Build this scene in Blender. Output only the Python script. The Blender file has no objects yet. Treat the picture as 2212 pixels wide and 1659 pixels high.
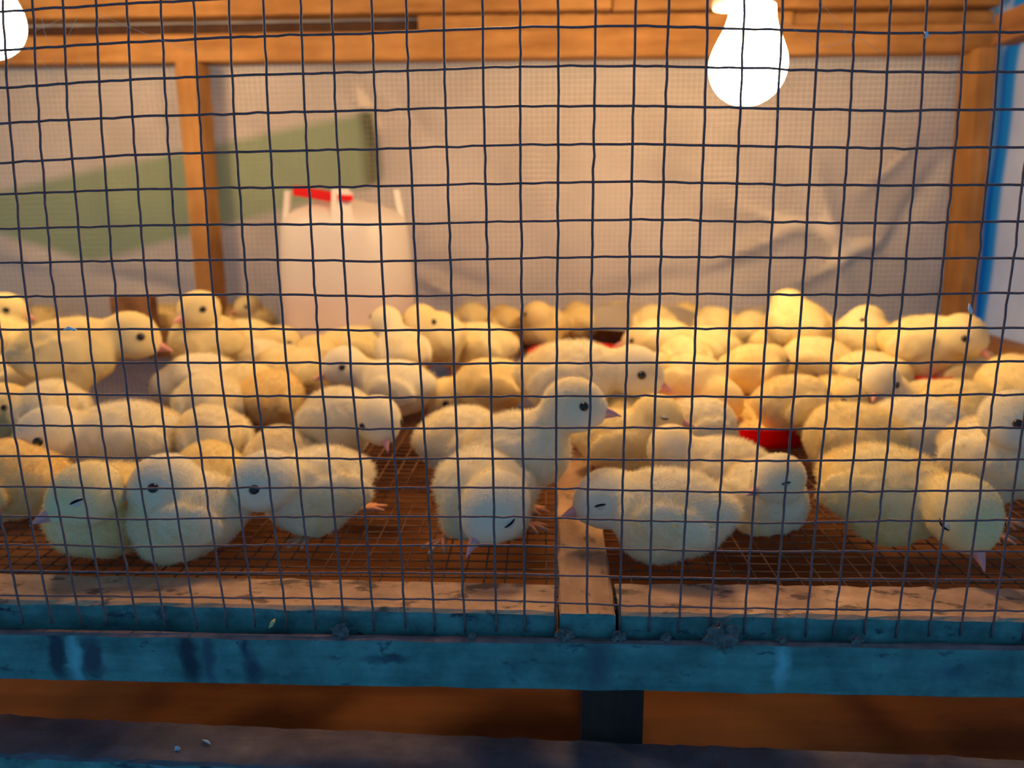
import bpy, math, random
import numpy as np
from mathutils import Matrix, Vector
random.seed(7); rng = np.random.default_rng(11)
SC = bpy.context.scene
COL = SC.collection

# ------------------------------------------------------------------ camera
W, H, FPX = 2212.0, 1659.0, 1650.0
CAMZ = 0.157
PITCH, YAW, ROLL = math.radians(12.79), math.radians(2.46), math.radians(-0.51)
def cam_axes():
    cp, sp, cy, sy = math.cos(PITCH), math.sin(PITCH), math.cos(YAW), math.sin(YAW)
    f = np.array([-sy*cp, cy*cp, -sp]); r = np.array([cy, sy, 0.0]); u = np.cross(r, f)
    cr, sr = math.cos(ROLL), math.sin(ROLL)
    return cr*r + sr*u, -sr*r + cr*u, f
CR, CU, CF = cam_axes()
CPOS = np.array([0.0, 0.0, CAMZ])
cam = bpy.data.cameras.new('camera'); camo = bpy.data.objects.new('camera', cam); COL.objects.link(camo)
camo.matrix_world = Matrix(((CR[0], CU[0], -CF[0], 0), (CR[1], CU[1], -CF[1], 0), (CR[2], CU[2], -CF[2], CAMZ), (0, 0, 0, 1)))
cam.sensor_width = 36.0; cam.lens = FPX/W*36.0; cam.clip_start = 0.01; cam.clip_end = 50
cam.dof.use_dof = True; cam.dof.focus_distance = 0.285; cam.dof.aperture_fstop = 10.5
SC.camera = camo

# ------------------------------------------------------------------ sky, exposure
SC.view_settings.view_transform = 'Standard'; SC.view_settings.look = 'None'
SC.view_settings.exposure = 0.0; SC.view_settings.gamma = 1.0; SC.view_settings.use_curve_mapping = False
wd = bpy.data.worlds.new('sky'); SC.world = wd; wd.use_nodes = True
wd.node_tree.nodes['Background'].inputs[0].default_value = (0.15, 0.51, 1.0, 1)
wd.node_tree.nodes['Background'].inputs[1].default_value = 0.44
SC.cycles.max_bounces = 8; SC.cycles.diffuse_bounces = 4; SC.cycles.transparent_max_bounces = 16
SC.cycles.sample_clamp_indirect = 4.0
SC.cycles.use_denoising = True
BULB_STRENGTH = 74.0
BULB_COLOR = (1.0, 0.66, 0.30, 1)

# ------------------------------------------------------------------ pixel -> place
def ray(x, y): return (x - W/2)/FPX*CR - (y - H/2)/FPX*CU + CF
def onz(x, y, z):
    d = ray(x, y); return CPOS + d*((z - CAMZ)/d[2])
def ony(x, y, Y):
    d = ray(x, y); return CPOS + d*(Y/d[1])
def onx(x, y, X):
    d = ray(x, y); return CPOS + d*(X/d[0])

# ------------------------------------------------------------------ tagging / linking
def tag(o, label=None, cat=None, group=None, kind=None):
    if label: o['label'] = label
    if cat: o['category'] = cat
    if group: o['group'] = group
    if kind: o['kind'] = kind
    return o
def empty(name, loc=(0, 0, 0)):
    o = bpy.data.objects.new(name, None); COL.objects.link(o); o.location = loc; o.empty_display_size = 0.01
    return o
class MB:
    def __init__(s): s.v = []; s.f = []; s.m = []
    def add(s, verts, faces, mat=0):
        b = len(s.v); s.v += [tuple(map(float, p)) for p in verts]
        for k, f in enumerate(faces):
            s.f.append(tuple(b + i for i in f)); s.m.append(mat[k] if isinstance(mat, (list, tuple)) else mat)
    def tube(s, pts, rad, n=8, mat=0, cap=True):
        pts = [np.array(p, float) for p in pts]
        if not hasattr(rad, '__len__'): rad = [rad]*len(pts)
        V = []; prev = None
        for i, p in enumerate(pts):
            t = pts[min(i+1, len(pts)-1)] - pts[max(i-1, 0)]; t /= (np.linalg.norm(t) + 1e-12)
            if prev is None:
                a = np.array([0, 0, 1.0]) if abs(t[2]) < .9 else np.array([1.0, 0, 0])
            else: a = prev
            u = a - t*(a @ t); u /= np.linalg.norm(u) + 1e-12; w = np.cross(t, u); prev = u
            for k in range(n):
                g = 2*math.pi*k/n; V.append(p + rad[i]*(math.cos(g)*u + math.sin(g)*w))
        F = []
        for i in range(len(pts)-1):
            for k in range(n): F.append((i*n+k, i*n+(k+1) % n, (i+1)*n+(k+1) % n, (i+1)*n+k))
        if cap: F.append(tuple(range(n))[::-1]); F.append(tuple((len(pts)-1)*n+k for k in range(n)))
        s.add(V, F, mat)
    def lathe(s, prof, n=40, mat=0, close=True):
        V = []; F = []
        for r, z in prof:
            for k in range(n): V.append((r*math.cos(2*math.pi*k/n), r*math.sin(2*math.pi*k/n), z))
        for i in range(len(prof)-1):
            for k in range(n): F.append((i*n+k, i*n+(k+1) % n, (i+1)*n+(k+1) % n, (i+1)*n+k))
        if close:
            if prof[0][0] > 1e-6: F.append(tuple(range(n))[::-1])
            if prof[-1][0] > 1e-6: F.append(tuple((len(prof)-1)*n+k for k in range(n)))
        s.add(V, F, mat)
    def box(s, a, b, mat=0, bev=0.0):
        (x0, y0, z0), (x1, y1, z1) = a, b
        V = [(x0,y0,z0),(x1,y0,z0),(x1,y1,z0),(x0,y1,z0),(x0,y0,z1),(x1,y0,z1),(x1,y1,z1),(x0,y1,z1)]
        F = [(0,3,2,1),(4,5,6,7),(0,1,5,4),(1,2,6,5),(2,3,7,6),(3,0,4,7)]
        s.add(V, F, mat)
    def build(s, name, mats, parent=None, smooth=True, M=None, loc=None):
        me = bpy.data.meshes.new(name); me.from_pydata(s.v, [], s.f)
        if not isinstance(mats, (list, tuple)): mats = [mats]
        for m in mats: me.materials.append(m)
        me.polygons.foreach_set('material_index', s.m)
        if smooth: me.polygons.foreach_set('use_smooth', [True]*len(s.f))
        if M is not None: me.transform(M)
        me.update()
        o = bpy.data.objects.new(name, me); COL.objects.link(o)
        if parent: o.parent = parent
        if loc is not None: o.location = loc
        return o

# ------------------------------------------------------------------ materials
def newmat(name):
    m = bpy.data.materials.new(name); m.use_nodes = True
    nt = m.node_tree; b = nt.nodes['Principled BSDF']
    return m, nt, b
def N(nt, t, **kw):
    n = nt.nodes.new(t)
    for k, v in kw.items():
        if k.startswith('i_'):
            n.inputs[k[2:].replace('_', ' ')].default_value = v
        else: setattr(n, k, v)
    return n
def ramp(nt, fac, stops):
    r = nt.nodes.new('ShaderNodeValToRGB'); nt.links.new(fac, r.inputs[0])
    e = r.color_ramp.elements
    while len(e) < len(stops): e.new(0.5)
    for k, (p, c) in enumerate(stops): e[k].position = p; e[k].color = (*c, 1) if len(c) == 3 else c
    return r.outputs[0]
def coords(nt, scale=(1, 1, 1), loc=(0, 0, 0)):
    tc = nt.nodes.new('ShaderNodeTexCoord'); mp = nt.nodes.new('ShaderNodeMapping')
    mp.inputs['Scale'].default_value = scale; mp.inputs['Location'].default_value = loc
    nt.links.new(tc.outputs['Object'], mp.inputs[0]); return mp.outputs[0]
def noise(nt, vec, scale, detail=4, rough=.55):
    n = nt.nodes.new('ShaderNodeTexNoise'); n.inputs['Scale'].default_value = scale
    n.inputs['Detail'].default_value = detail; n.inputs['Roughness'].default_value = rough
    nt.links.new(vec, n.inputs['Vector']); return n.outputs['Fac']
def mix(nt, fac, a, b, mode='MIX'):
    m = nt.nodes.new('ShaderNodeMix'); m.data_type = 'RGBA'; m.blend_type = mode
    for s, v in ((0, fac), (6, a), (7, b)):
        if hasattr(v, 'is_output') or hasattr(v, 'links'): nt.links.new(v, m.inputs[s])
        else: m.inputs[s].default_value = v if s == 0 else (*v, 1)
    return m.outputs[2]
def blob(nt, c, r, soft=0.6):
    """1 inside an ellipsoidal stain centred at c (object space, metres) with radii r."""
    tc = nt.nodes.new('ShaderNodeTexCoord'); s = nt.nodes.new('ShaderNodeVectorMath'); s.operation = 'SUBTRACT'
    nz = nt.nodes.new('ShaderNodeTexNoise'); nz.inputs['Scale'].default_value = 160; nt.links.new(tc.outputs['Object'], nz.inputs['Vector'])
    a = nt.nodes.new('ShaderNodeVectorMath'); a.operation = 'MULTIPLY_ADD'
    nt.links.new(nz.outputs['Color'], a.inputs[0]); a.inputs[1].default_value = (.006, .006, .006); nt.links.new(tc.outputs['Object'], a.inputs[2])
    nt.links.new(a.outputs[0], s.inputs[0]); s.inputs[1].default_value = (c[0]+.003, c[1]+.003, c[2]+.003)
    d = nt.nodes.new('ShaderNodeVectorMath'); d.operation = 'DIVIDE'; nt.links.new(s.outputs[0], d.inputs[0]); d.inputs[1].default_value = r
    l = nt.nodes.new('ShaderNodeVectorMath'); l.operation = 'LENGTH'; nt.links.new(d.outputs[0], l.inputs[0])
    m = nt.nodes.new('ShaderNodeMapRange'); nt.links.new(l.outputs['Value'], m.inputs[0])
    m.inputs[1].default_value = 1.0; m.inputs[2].default_value = 1.0 - soft; m.inputs[3].default_value = 0; m.inputs[4].default_value = 1
    return m.outputs[0]
def bump(nt, b, h, strength=.3, dist=.001):
    n = nt.nodes.new('ShaderNodeBump'); n.inputs['Strength'].default_value = strength; n.inputs['Distance'].default_value = dist
    nt.links.new(h, n.inputs['Height']); nt.links.new(n.outputs[0], b.inputs['Normal'])

def wood(name, dark, light, axis=0, grain=60, spots=None, rough=.75, stains=(), mott=(.72, 1.1), ms=14):
    m, nt, b = newmat(name)
    sc = [1.0, 1.0, 1.0]; sc[axis] = 0.12
    v = coords(nt, tuple(sc))
    n1 = noise(nt, v, grain, 6, .6); n2 = noise(nt, coords(nt), ms, 5, .65)
    c = ramp(nt, n1, [(.3, dark), (.7, light)])
    c2 = ramp(nt, n2, [(.3, (mott[0],)*3), (.7, (mott[1],)*3)])
    c = mix(nt, 1.0, c, c2, 'MULTIPLY')
    if spots:
        n3 = noise(nt, coords(nt, (.5, 1, 1) if axis == 0 else (1, .5, 1)), spots[1], 5, .65)
        f = ramp(nt, n3, [(spots[2], (0, 0, 0)), (spots[2]+.07, (1, 1, 1))])
        c = mix(nt, f, c, spots[0])
    for (cc, rr, col, soft) in stains:
        c = mix(nt, blob(nt, cc, rr, soft), c, col)
    nt.links.new(c, b.inputs['Base Color']); b.inputs['Roughness'].default_value = rough
    b.inputs['Specular IOR Level'].default_value = .25
    bump(nt, b, n1, .35, .0008)
    return m
def plain(name, col, rough=.5, spec=.3, metal=0.0, var=0.0, vs=80):
    m, nt, b = newmat(name)
    if var:
        n = noise(nt, coords(nt), vs, 4)
        c = ramp(nt, n, [(.3, tuple(x*(1-var) for x in col)), (.7, tuple(min(1, x*(1+var)) for x in col))])
        nt.links.new(c, b.inputs['Base Color'])
    else: b.inputs['Base Color'].default_value = (*col, 1)
    b.inputs['Roughness'].default_value = rough; b.inputs['Specular IOR Level'].default_value = spec; b.inputs['Metallic'].default_value = metal
    return m

def down_mat(name, pale, gold, hair=False):
    m, nt, b = newmat(name)
    n = noise(nt, coords(nt), 30, 2)
    c = ramp(nt, n, [(.40, pale), (.72, gold)])
    nt.links.new(c, b.inputs['Base Color']); b.inputs['Roughness'].default_value = .95; b.inputs['Specular IOR Level'].default_value = .05
    tr = nt.nodes.new('ShaderNodeBsdfTranslucent'); nt.links.new(c, tr.inputs['Color'])
    mx = nt.nodes.new('ShaderNodeMixShader'); mx.inputs[0].default_value = .45 if hair else .12
    nt.links.new(b.outputs[0], mx.inputs[1]); nt.links.new(tr.outputs[0], mx.inputs[2])
    nt.links.new(mx.outputs[0], nt.nodes['Material Output'].inputs[0])
    return m
DOWN = [(down_mat('cream_down', (.93, .85, .62), (.92, .77, .42)), down_mat('cream_down_fuzz', (.95, .88, .66), (.94, .80, .46), True)),
        (down_mat('butter_down', (.94, .81, .45), (.93, .73, .31)), down_mat('butter_down_fuzz', (.95, .83, .47), (.94, .75, .33), True)),
        (down_mat('golden_down', (.92, .74, .36), (.88, .63, .22)), down_mat('golden_down_fuzz', (.94, .77, .40), (.90, .66, .26), True))]
BEAK = plain('pink_beak', (.78, .36, .32), .4, .4, var=.12, vs=200)
EYE = plain('black_eye', (.012, .010, .010), .12, .6)
LID = plain('grey_eyelid', (.72, .65, .50), .9, .05)
SLIT = plain('black_eye_slit', (.015, .012, .012), .9, .05)
LEG = plain('orange_pink_leg', (.72, .32, .17), .55, .3, var=.15, vs=300)

# ------------------------------------------------------------------ chick modelling: smooth-blended volume, surface nets
def sd_ell(P, c, r, R=None):
    q = P - np.array(c)
    if R is not None: q = q @ R          # R columns = local axes
    r = np.array(r)
    k0 = np.linalg.norm(q/r, axis=-1); k1 = np.linalg.norm(q/(r*r), axis=-1)
    return k0*(k0-1)/np.maximum(k1, 1e-6)
def sd_cap(P, a, b, ra, rb):
    a = np.array(a, float); b = np.array(b, float); ab = b-a
    t = np.clip(((P-a) @ ab)/(ab @ ab + 1e-9), 0, 1)
    return np.linalg.norm(P - a - t[..., None]*ab, axis=-1) - (ra + (rb-ra)*t)
def smin(a, b, k):
    h = np.clip(.5 + .5*(b-a)/k, 0, 1)
    return b + (a-b)*h - k*h*(1-h)
def surface_nets(f, o, h):
    nx, ny, nz = f.shape
    ins = f < 0
    cnt = np.zeros((nx-1, ny-1, nz-1)); acc = np.zeros((nx-1, ny-1, nz-1, 3))
    I = np.stack(np.meshgrid(np.arange(nx-1), np.arange(ny-1), np.arange(nz-1), indexing='ij'), -1).astype(float)
    S = lambda d: (slice(d[0], nx-1+d[0]), slice(d[1], ny-1+d[1]), slice(d[2], nz-1+d[2]))
    cs = [(i, j, k) for i in (0, 1) for j in (0, 1) for k in (0, 1)]
    for a in cs:
        for ax in range(3):
            if a[ax] == 0:
                b = list(a); b[ax] = 1; b = tuple(b)
                fa, fb = f[S(a)], f[S(b)]
                x = ins[S(a)] != ins[S(b)]
                t = np.where(x, fa/np.where(x, fa-fb, 1), 0)
                p = np.array(a, float) + np.zeros(I.shape); p[..., ax] += t
                acc += np.where(x[..., None], p, 0); cnt += x
    act = cnt > 0
    idx = -np.ones(cnt.shape, int); idx[act] = np.arange(act.sum())
    V = o + h*(I[act] + acc[act]/cnt[act][:, None])
    F = []
    for ax in range(3):
        u, v = [(1, 2), (2, 0), (0, 1)][ax]
        sl0 = [slice(1, -1)]*3; sl0[ax] = slice(0, -1)
        sl1 = [slice(1, -1)]*3; sl1[ax] = slice(1, None)
        A = ins[tuple(sl0)]; B = ins[tuple(sl1)]
        for flip, msk in ((False, A & ~B), (True, ~A & B)):
            e = np.argwhere(msk)
            for d in range(3):
                if d != ax: e[:, d] += 1
            def cell(du, dv):
                q = e.copy(); q[:, u] -= du; q[:, v] -= dv
                return idx[q[:, 0], q[:, 1], q[:, 2]]
            q = np.stack([cell(1, 1), cell(0, 1), cell(0, 0), cell(1, 0)], 1)
            if flip: q = q[:, ::-1]
            F.append(q)
    return V, np.concatenate(F)

def head_frame(yaw, pitch, roll=0.0):
    y, p = math.radians(yaw), math.radians(pitch)
    f = np.array([math.cos(p)*math.cos(y), math.cos(p)*math.sin(y), math.sin(p)])
    l = np.array([-math.sin(y), math.cos(y), 0.0]); u = np.cross(f, l)
    r = math.radians(roll); l2 = math.cos(r)*l + math.sin(r)*u; u2 = -math.sin(r)*l + math.cos(r)*u
    return np.stack([f, l2, u2], 1)
CHICK_GROUP = 'yellow chicks crowded on the wire floor'
def make_chick(label, base, heading, pose, hp, hyaw, hpitch, s=1.0, tint=0, eye='open', near=True, feet=(), roll=0.0, squash=1.0, tail=0.0):
    """base: world point on the floor under the body; hp: head centre in body-local mm (x forward, y left, z up); yaw local."""
    st = pose == 'stand'
    zc = (41.0 if st else 22.5)
    Hd = np.array(hp, float)
    R = head_frame(hyaw, hpitch, roll)
    ry = math.radians(-10 if st else -3); Rb = np.array([[math.cos(ry), 0, math.sin(ry)], [0, 1, 0], [-math.sin(ry), 0, math.cos(ry)]])
    B = lambda x, y, z: Rb @ np.array([x, y, z]) + np.array([0, 0, zc])
    def f(P):
        d = sd_ell(P, B(-1, 0, 0), (23, 21.5*squash, 21), Rb)
        d = smin(d, sd_ell(P, B(-12, 0, 1.5), (16, 17*squash, 16.5), Rb), 8)
        d = smin(d, sd_ell(P, B(11, 0, -1.5), (15, 18*squash, 17.5), Rb), 8)
        d = smin(d, sd_ell(P, B(-25, 0, 5+tail), (8, 8, 7), Rb), 8)
        nb = B(9, 0, 5); dn = Hd - nb; nl = np.linalg.norm(dn)
        d = smin(d, sd_cap(P, nb, Hd + R @ np.array([-4, 0, -3]), 12.6, 10.2), 5)
        hd = sd_ell(P, Hd, (16.4, 14.3, 14.1), R)
        hd = smin(hd, sd_ell(P, Hd + R @ np.array([9, 0, -2.6]), (8.4, 8.0, 7.3), R), 5)
        hd = smin(hd, sd_ell(P, Hd + R @ np.array([1.5, 0, -6]), (10.6, 13, 8.4), R), 4)
        d = smin(d, hd, 4)
        for sg in (-1, 1):
            a = math.radians(9); Rw = Rb @ np.array([[math.cos(a), 0, -math.sin(a)], [0, 1, 0], [math.sin(a), 0, math.cos(a)]])
            d = smin(d, sd_ell(P, B(-6, sg*19.3*squash, 1.5), (17.5, 4.8, 10.5), Rw), 2.6)
            if st: d = smin(d, sd_ell(P, B(-1, sg*10, -15), (9.5, 7.5, 11)), 6)
            else: d = smin(d, sd_ell(P, B(4, sg*12*squash, -12), (13, 8, 9)), 6)
        if not st: d = np.maximum(d, 0.6 - P[..., 2])
        # soft clumps in the down
        w = .55*np.sin(P[..., 0]*.55 + 1.3*np.sin(P[..., 2]*.4 + label_seed)) * np.sin(P[..., 1]*.5 + P[..., 2]*.33 + label_seed)
        dh = np.linalg.norm(P - Hd, axis=-1)
        return d + w*np.clip((dh-13)/10, 0.12, 1)
    label_seed = (abs(hash(label)) % 100)/7.0 if False else sum(map(ord, label)) % 97/7.0
    h = 1.7 if near else 2.3
    lo = np.minimum(np.array([-46, -29, -2]), Hd-22) - h; hi = np.maximum(np.array([38, 29, zc+27]), Hd+22) + h
    n = np.ceil((hi-lo)/h).astype(int) + 1
    G = np.stack(np.meshgrid(*[lo[k] + h*np.arange(n[k]) for k in range(3)], indexing='ij'), -1)
    V, F = surface_nets(f(G), lo, h)
    mm = 0.001*s
    root = empty('chick', tuple(base)); root.rotation_euler = (0, 0, math.radians(heading))
    tag(root, label, 'chick', CHICK_GROUP)
    me = bpy.data.meshes.new('body')
    me.vertices.add(len(V)); me.vertices.foreach_set('co', (V*mm).ravel())
    me.loops.add(F.size); me.loops.foreach_set('vertex_index', F.ravel())
    me.polygons.add(len(F)); me.polygons.foreach_set('loop_start', np.arange(0, F.size, 4)); me.polygons.foreach_set('loop_total', np.full(len(F), 4))
    me.polygons.foreach_set('use_smooth', np.ones(len(F), bool)); me.materials.append(DOWN[tint][0]); me.update(calc_edges=True)
    body = bpy.data.objects.new('body', me); COL.objects.link(body); body.parent = root
    # eyes on the skin of the head
    eyes = []
    for sg in (-1, 1):
        d0 = np.array([6.6, sg*12.5, 2.6]); p = Hd + R @ (d0*2.2); dr = R @ d0; dr /= -np.linalg.norm(dr)
        for _ in range(24): p = p + dr*max(-1.0, min(2.0, float(f(p[None])[0])))
        eyes.append(p)
        nrm = np.array([f((p+e)[None])[0] - f((p-e)[None])[0] for e in np.eye(3)*.6]); nrm /= np.linalg.norm(nrm)
        mb = MB()
        t = R[:, 0] - nrm*(R[:, 0] @ nrm); t /= np.linalg.norm(t); w = np.cross(nrm, t)
        if eye == 'open':
            mb.lathe([(2.35*math.sin(a), 1.7*math.cos(a)) for a in np.linspace(.001, math.pi-.001, 9)], 14)
            M = Matrix(np.vstack([np.column_stack([t*1.1, w, nrm, p - nrm*.1]), [0, 0, 0, 1]]))
            mb.build('eye', EYE, root, M=Matrix.Scale(mm, 4) @ M)
        else:
            mb.lathe([(2.3*math.sin(a), 1.25*math.cos(a)) for a in np.linspace(.001, math.pi-.001, 9)], 14)
            pts = [(x, -.2 - .16*(4-x*x)*.5, 1.15 - .16*x*x) for x in np.linspace(-2.4, 2.4, 7)]
            mb.tube(pts, [.25, .5, .6, .6, .6, .5, .25], 6, mat=1)
            M = Matrix(np.vstack([np.column_stack([t*1.15, w, nrm, p - nrm*.55]), [0, 0, 0, 1]]))
            mb.build('closed_eye', [LID, SLIT], root, M=Matrix.Scale(mm, 4) @ M)
    # beak: two mandibles, upper one longer with a bent tip
    mb = MB()
    for (y0, rr, up) in ((0.9, 1.0, True), (-1.9, .78, False)):
        pts, rad = [], []
        for t in np.linspace(0, 1, 8):
            L = 13.6 if up else 11.0
            x = 12.0 + L*t; z = y0 - 2.2 + (-1.9*t*t if up else .5*t)
            pts.append((x, 0, z)); rad.append(max(.3, rr*3.9*(1-t)**.8))
        mb.tube(pts, rad, 10)
    M = Matrix(np.vstack([np.column_stack([R, Hd]), [0, 0, 0, 1]]))
    mb.build('beak', BEAK, root, M=Matrix.Scale(mm, 4) @ M)
    # legs
    def leg(hip, hock, foot, dirx):
        mb = MB(); mb.tube([hip, hock, foot], [2.6, 1.9, 1.7], 8)
        c, sn = math.cos(dirx), math.sin(dirx)
        for a, L in ((-.55, 11.5), (0, 14), (.55, 11.5), (math.pi+.15, 6)):
            dx, dy = math.cos(dirx+a), math.sin(dirx+a)
            mb.tube([foot, (foot[0]+dx*L*.5, foot[1]+dy*L*.5, foot[2]+.5), (foot[0]+dx*L, foot[1]+dy*L, 1.0)], [1.7, 1.35, .7], 7)
        mb.build('leg', LEG, root, M=Matrix.Scale(mm, 4))
    if st:
        for sg, dx in ((-1, 5), (1, -3)):
            leg((0, sg*10, 22), (-5+dx, sg*10.5, 15), (1+dx, sg*11, 1.8), sg*.12)
    for (fx, fy, fa) in feet:
        leg((fx-6*math.cos(fa), fy-6*math.sin(fa), 9), (fx-5*math.cos(fa), fy-5*math.sin(fa), 4), (fx, fy, 1.8), fa)
    # fuzz of down as short hair strands
    nh = 17000 if near else 2600
    k = rng.integers(0, len(F), nh*2); q = V[F[k]]
    a, b = rng.random((2, nh*2, 1))
    P = (q[:, 0]*(1-a) + q[:, 1]*a)*(1-b) + (q[:, 3]*(1-a) + q[:, 2]*a)*b
    e = .7; g = np.stack([f(P+v) - f(P-v) for v in np.eye(3)*e], 1); g /= np.linalg.norm(g, axis=1, keepdims=True) + 1e-9
    keep = (g[:, 2] > -.75)
    for ep in eyes: keep &= np.linalg.norm(P-ep, axis=1) > 2.7
    bk = Hd + R @ np.array([15, 0, -2.5]); keep &= np.linalg.norm(P-bk, axis=1) > 5.2
    P, g = P[keep][:nh], g[keep][:nh]
    n_ = len(P); dh = np.linalg.norm(P-Hd, axis=1)
    L = np.clip(.95 + (dh-15)*.08, .95, 2.3)*(.6+.7*rng.random(n_))
    L *= np.where(g[:, 2] < -.15, .6, 1.0)
    comb = np.where((dh < 17)[:, None], -R[:, 0], np.array([-.8, 0, -.35]))
    D = g*.62 + comb*.55 + rng.normal(0, .28, (n_, 3)); D /= np.linalg.norm(D, axis=1, keepdims=True)
    pts = np.stack([P - g*.4, P + D*L[:, None]*.5, P + (D + g*.25)*L[:, None]], 1)*mm
    hc = bpy.data.hair_curves.new('down'); hc.add_curves([3]*n_)
    hc.attributes['position'].data.foreach_set('vector', pts.astype(np.float32).ravel())
    ra = hc.attributes.get('radius') or hc.attributes.new('radius', 'FLOAT', 'POINT')
    rw = 1.0 if near else 1.6
    ra.data.foreach_set('value', np.tile(np.array([.062, .046, .012], np.float32)*rw*.001, n_))
    hc.materials.append(DOWN[tint][1])
    ho = bpy.data.objects.new('down', hc); COL.objects.link(ho); ho.parent = body
    return root

def chick(label, bx, by, heading, pose='sit', head=None, hdir=None, hpitch=-8, hf=None, z0=0.0, zpx=None, **kw):
    """bx,by: where the middle of the torso shows; head: where the middle of the head shows; hdir: world direction it looks."""
    s = kw.get('s', 1.0)
    zc = (41.0 if pose == 'stand' else 22.5)*.001*s
    heading += math.degrees(math.atan((1176-bx)/FPX))     # headings are given as seen from the camera
    if head is not None and hdir is not None: hdir += math.degrees(math.atan((1176-head[0])/FPX))
    elif hdir is not None: hdir += math.degrees(math.atan((1176-bx)/FPX))
    b = onz(bx, by, z0+zc); base = np.array([b[0], b[1], z0])
    hr = math.radians(heading); fw = np.array([math.cos(hr), math.sin(hr), 0]); lf = np.array([-math.sin(hr), math.cos(hr), 0])
    if head is None:
        hl = np.array([30.0, 0, zc/s*1000 + 24])
    else:
        Y = base[1] + fw[1]*(29 if hf is None else hf)*.001*s
        wp = ony(head[0], head[1], Y); d = (wp-base)/(s*.001)
        hl = np.array([d @ fw, d @ lf, max(d[2], 13.0)])
    hy = 0 if hdir is None else hdir-heading
    near = kw.pop('near', b[1] < .56)
    return make_chick(label, base, heading, pose, hl, hy, hpitch, near=near, **kw)

# ------------------------------------------------------------------ materials of the place
W_IN = wood('orange_brown_timber', (.32, .14, .042), (.52, .27, .10), 0, 70)
W_INZ = wood('orange_brown_upright_timber', (.31, .14, .042), (.49, .255, .095), 2, 70)
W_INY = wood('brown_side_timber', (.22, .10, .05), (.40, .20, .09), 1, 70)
W_RAIL = wood('raw_floor_rail_wood', (.42, .26, .16), (.64, .41, .26), 0, 120, spots=((.15, .10, .07), 90, .55), mott=(.62, 1.1), ms=45)
W_RAILY = wood('raw_joist_wood', (.40, .24, .14), (.60, .37, .22), 1, 120, spots=((.15, .10, .06), 90, .57), mott=(.62, 1.1), ms=45)
W_DUST = wood('dusty_ledge', (.18, .105, .10), (.28, .165, .15), 0, 200, mott=(.5, 1.2), ms=80)
W_LOW = wood('dusty_low_board', (.11, .085, .095), (.18, .14, .155), 0, 90, mott=(.6, 1.2), ms=50)
W_TRAY = wood('soiled_tray_board', (.085, .026, .007), (.23, .085, .018), 0, 30, spots=((.05, .03, .02), 70, .66))
W_DARK = wood('dark_support_and_recess_shade', (.055, .022, .014), (.10, .045, .03), 2, 60)
def lath_px(x, y): p = ony(x, y, LATH_Y); return (float(p[0]), float(p[1]), float(p[2]))
LATH_Y = 0.2735
_st = [(lath_px(122, 1410), (.0045, .02, .016), (.045, .05, .06), .5), (lath_px(200, 1420), (.0055, .02, .014), (.06, .065, .08), .6),
       (lath_px(402, 1400), (.0055, .02, .012), (.03, .04, .05), .7), (lath_px(414, 1440), (.0055, .02, .013), (.03, .04, .05), .7),
       (lath_px(450, 1420), (.0035, .02, .02), (.06, .09, .11), .7), (lath_px(530, 1400), (.004, .02, .011), (.04, .06, .08), .8),
       (lath_px(548, 1450), (.005, .02, .011), (.04, .06, .08), .8), (lath_px(850, 1422), (.005, .02, .003), (.02, .025, .03), .7),
       (lath_px(830, 1424), (.014, .02, .0025), (.06, .10, .11), .9), (lath_px(2068, 1446), (.0032, .02, .003), (.02, .025, .03), .8),
       (lath_px(2060, 1450), (.013, .02, .006), (.06, .12, .13), .9), (lath_px(1290, 1440), (.008, .02, .02), (.07, .10, .11), .8),
       (lath_px(160, 1420), (.004, .02, .02), (.20, .42, .42), .8), (lath_px(1690, 1430), (.004, .02, .016), (.22, .44, .44), .8),
       (lath_px(597, 1345), (.0042, .03, .006), (.02, .015, .012), .4), (lath_px(1300, 1340), (.01, .03, .01), (.1, .12, .12), .8)]
W_LOWF = wood('weathered_teal_edge', (.055, .15, .135), (.13, .25, .225), 0, 130, spots=((.05, .07, .08), 150, .58), mott=(.5, 1.5), ms=60)
W_LATH = wood('weathered_teal_lath', (.055, .15, .135), (.13, .25, .225), 0, 130, spots=((.05, .09, .10), 150, .60), stains=_st, mott=(.5, 1.45), ms=38)
RUST = plain('rusty_wire', (.22, .11, .105), .6, .4, .3, var=.25, vs=300)
FLOORWIRE = plain('tan_floor_wire', (.20, .095, .045), .6, .3, .2, var=.45, vs=120)
BACKWIRE = plain('pale_fine_wire', (.40, .31, .24), .6, .3, .2)
def red_plastic():
    m, nt, b = newmat('red_plastic'); b.inputs['Base Color'].default_value = (.85, .014, .014, 1); b.inputs['Roughness'].default_value = .35
    tr = nt.nodes.new('ShaderNodeBsdfTranslucent'); tr.inputs[0].default_value = (.95, .03, .03, 1)
    mx = nt.nodes.new('ShaderNodeMixShader'); mx.inputs[0].default_value = .5
    nt.links.new(b.outputs[0], mx.inputs[1]); nt.links.new(tr.outputs[0], mx.inputs[2]); nt.links.new(mx.outputs[0], nt.nodes['Material Output'].inputs[0]); return m
RED = red_plastic()
FEED = plain('ground_feed', (.74, .50, .20), .9, .1, var=.4, vs=500)
WHITEP = plain('white_plastic', (.80, .76, .72), .5, .3)
DUSTM = plain('grey_dust_fluff', (.15, .13, .12), .95, .05, var=.4, vs=300)
FEATH = plain('white_feather_fluff', (.75, .75, .78), .9, .1)
HUSK = plain('straw_husk', (.62, .50, .20), .8, .2)
WEB = plain('cobweb_silk', (.75, .72, .66), .6, .3)
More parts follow.
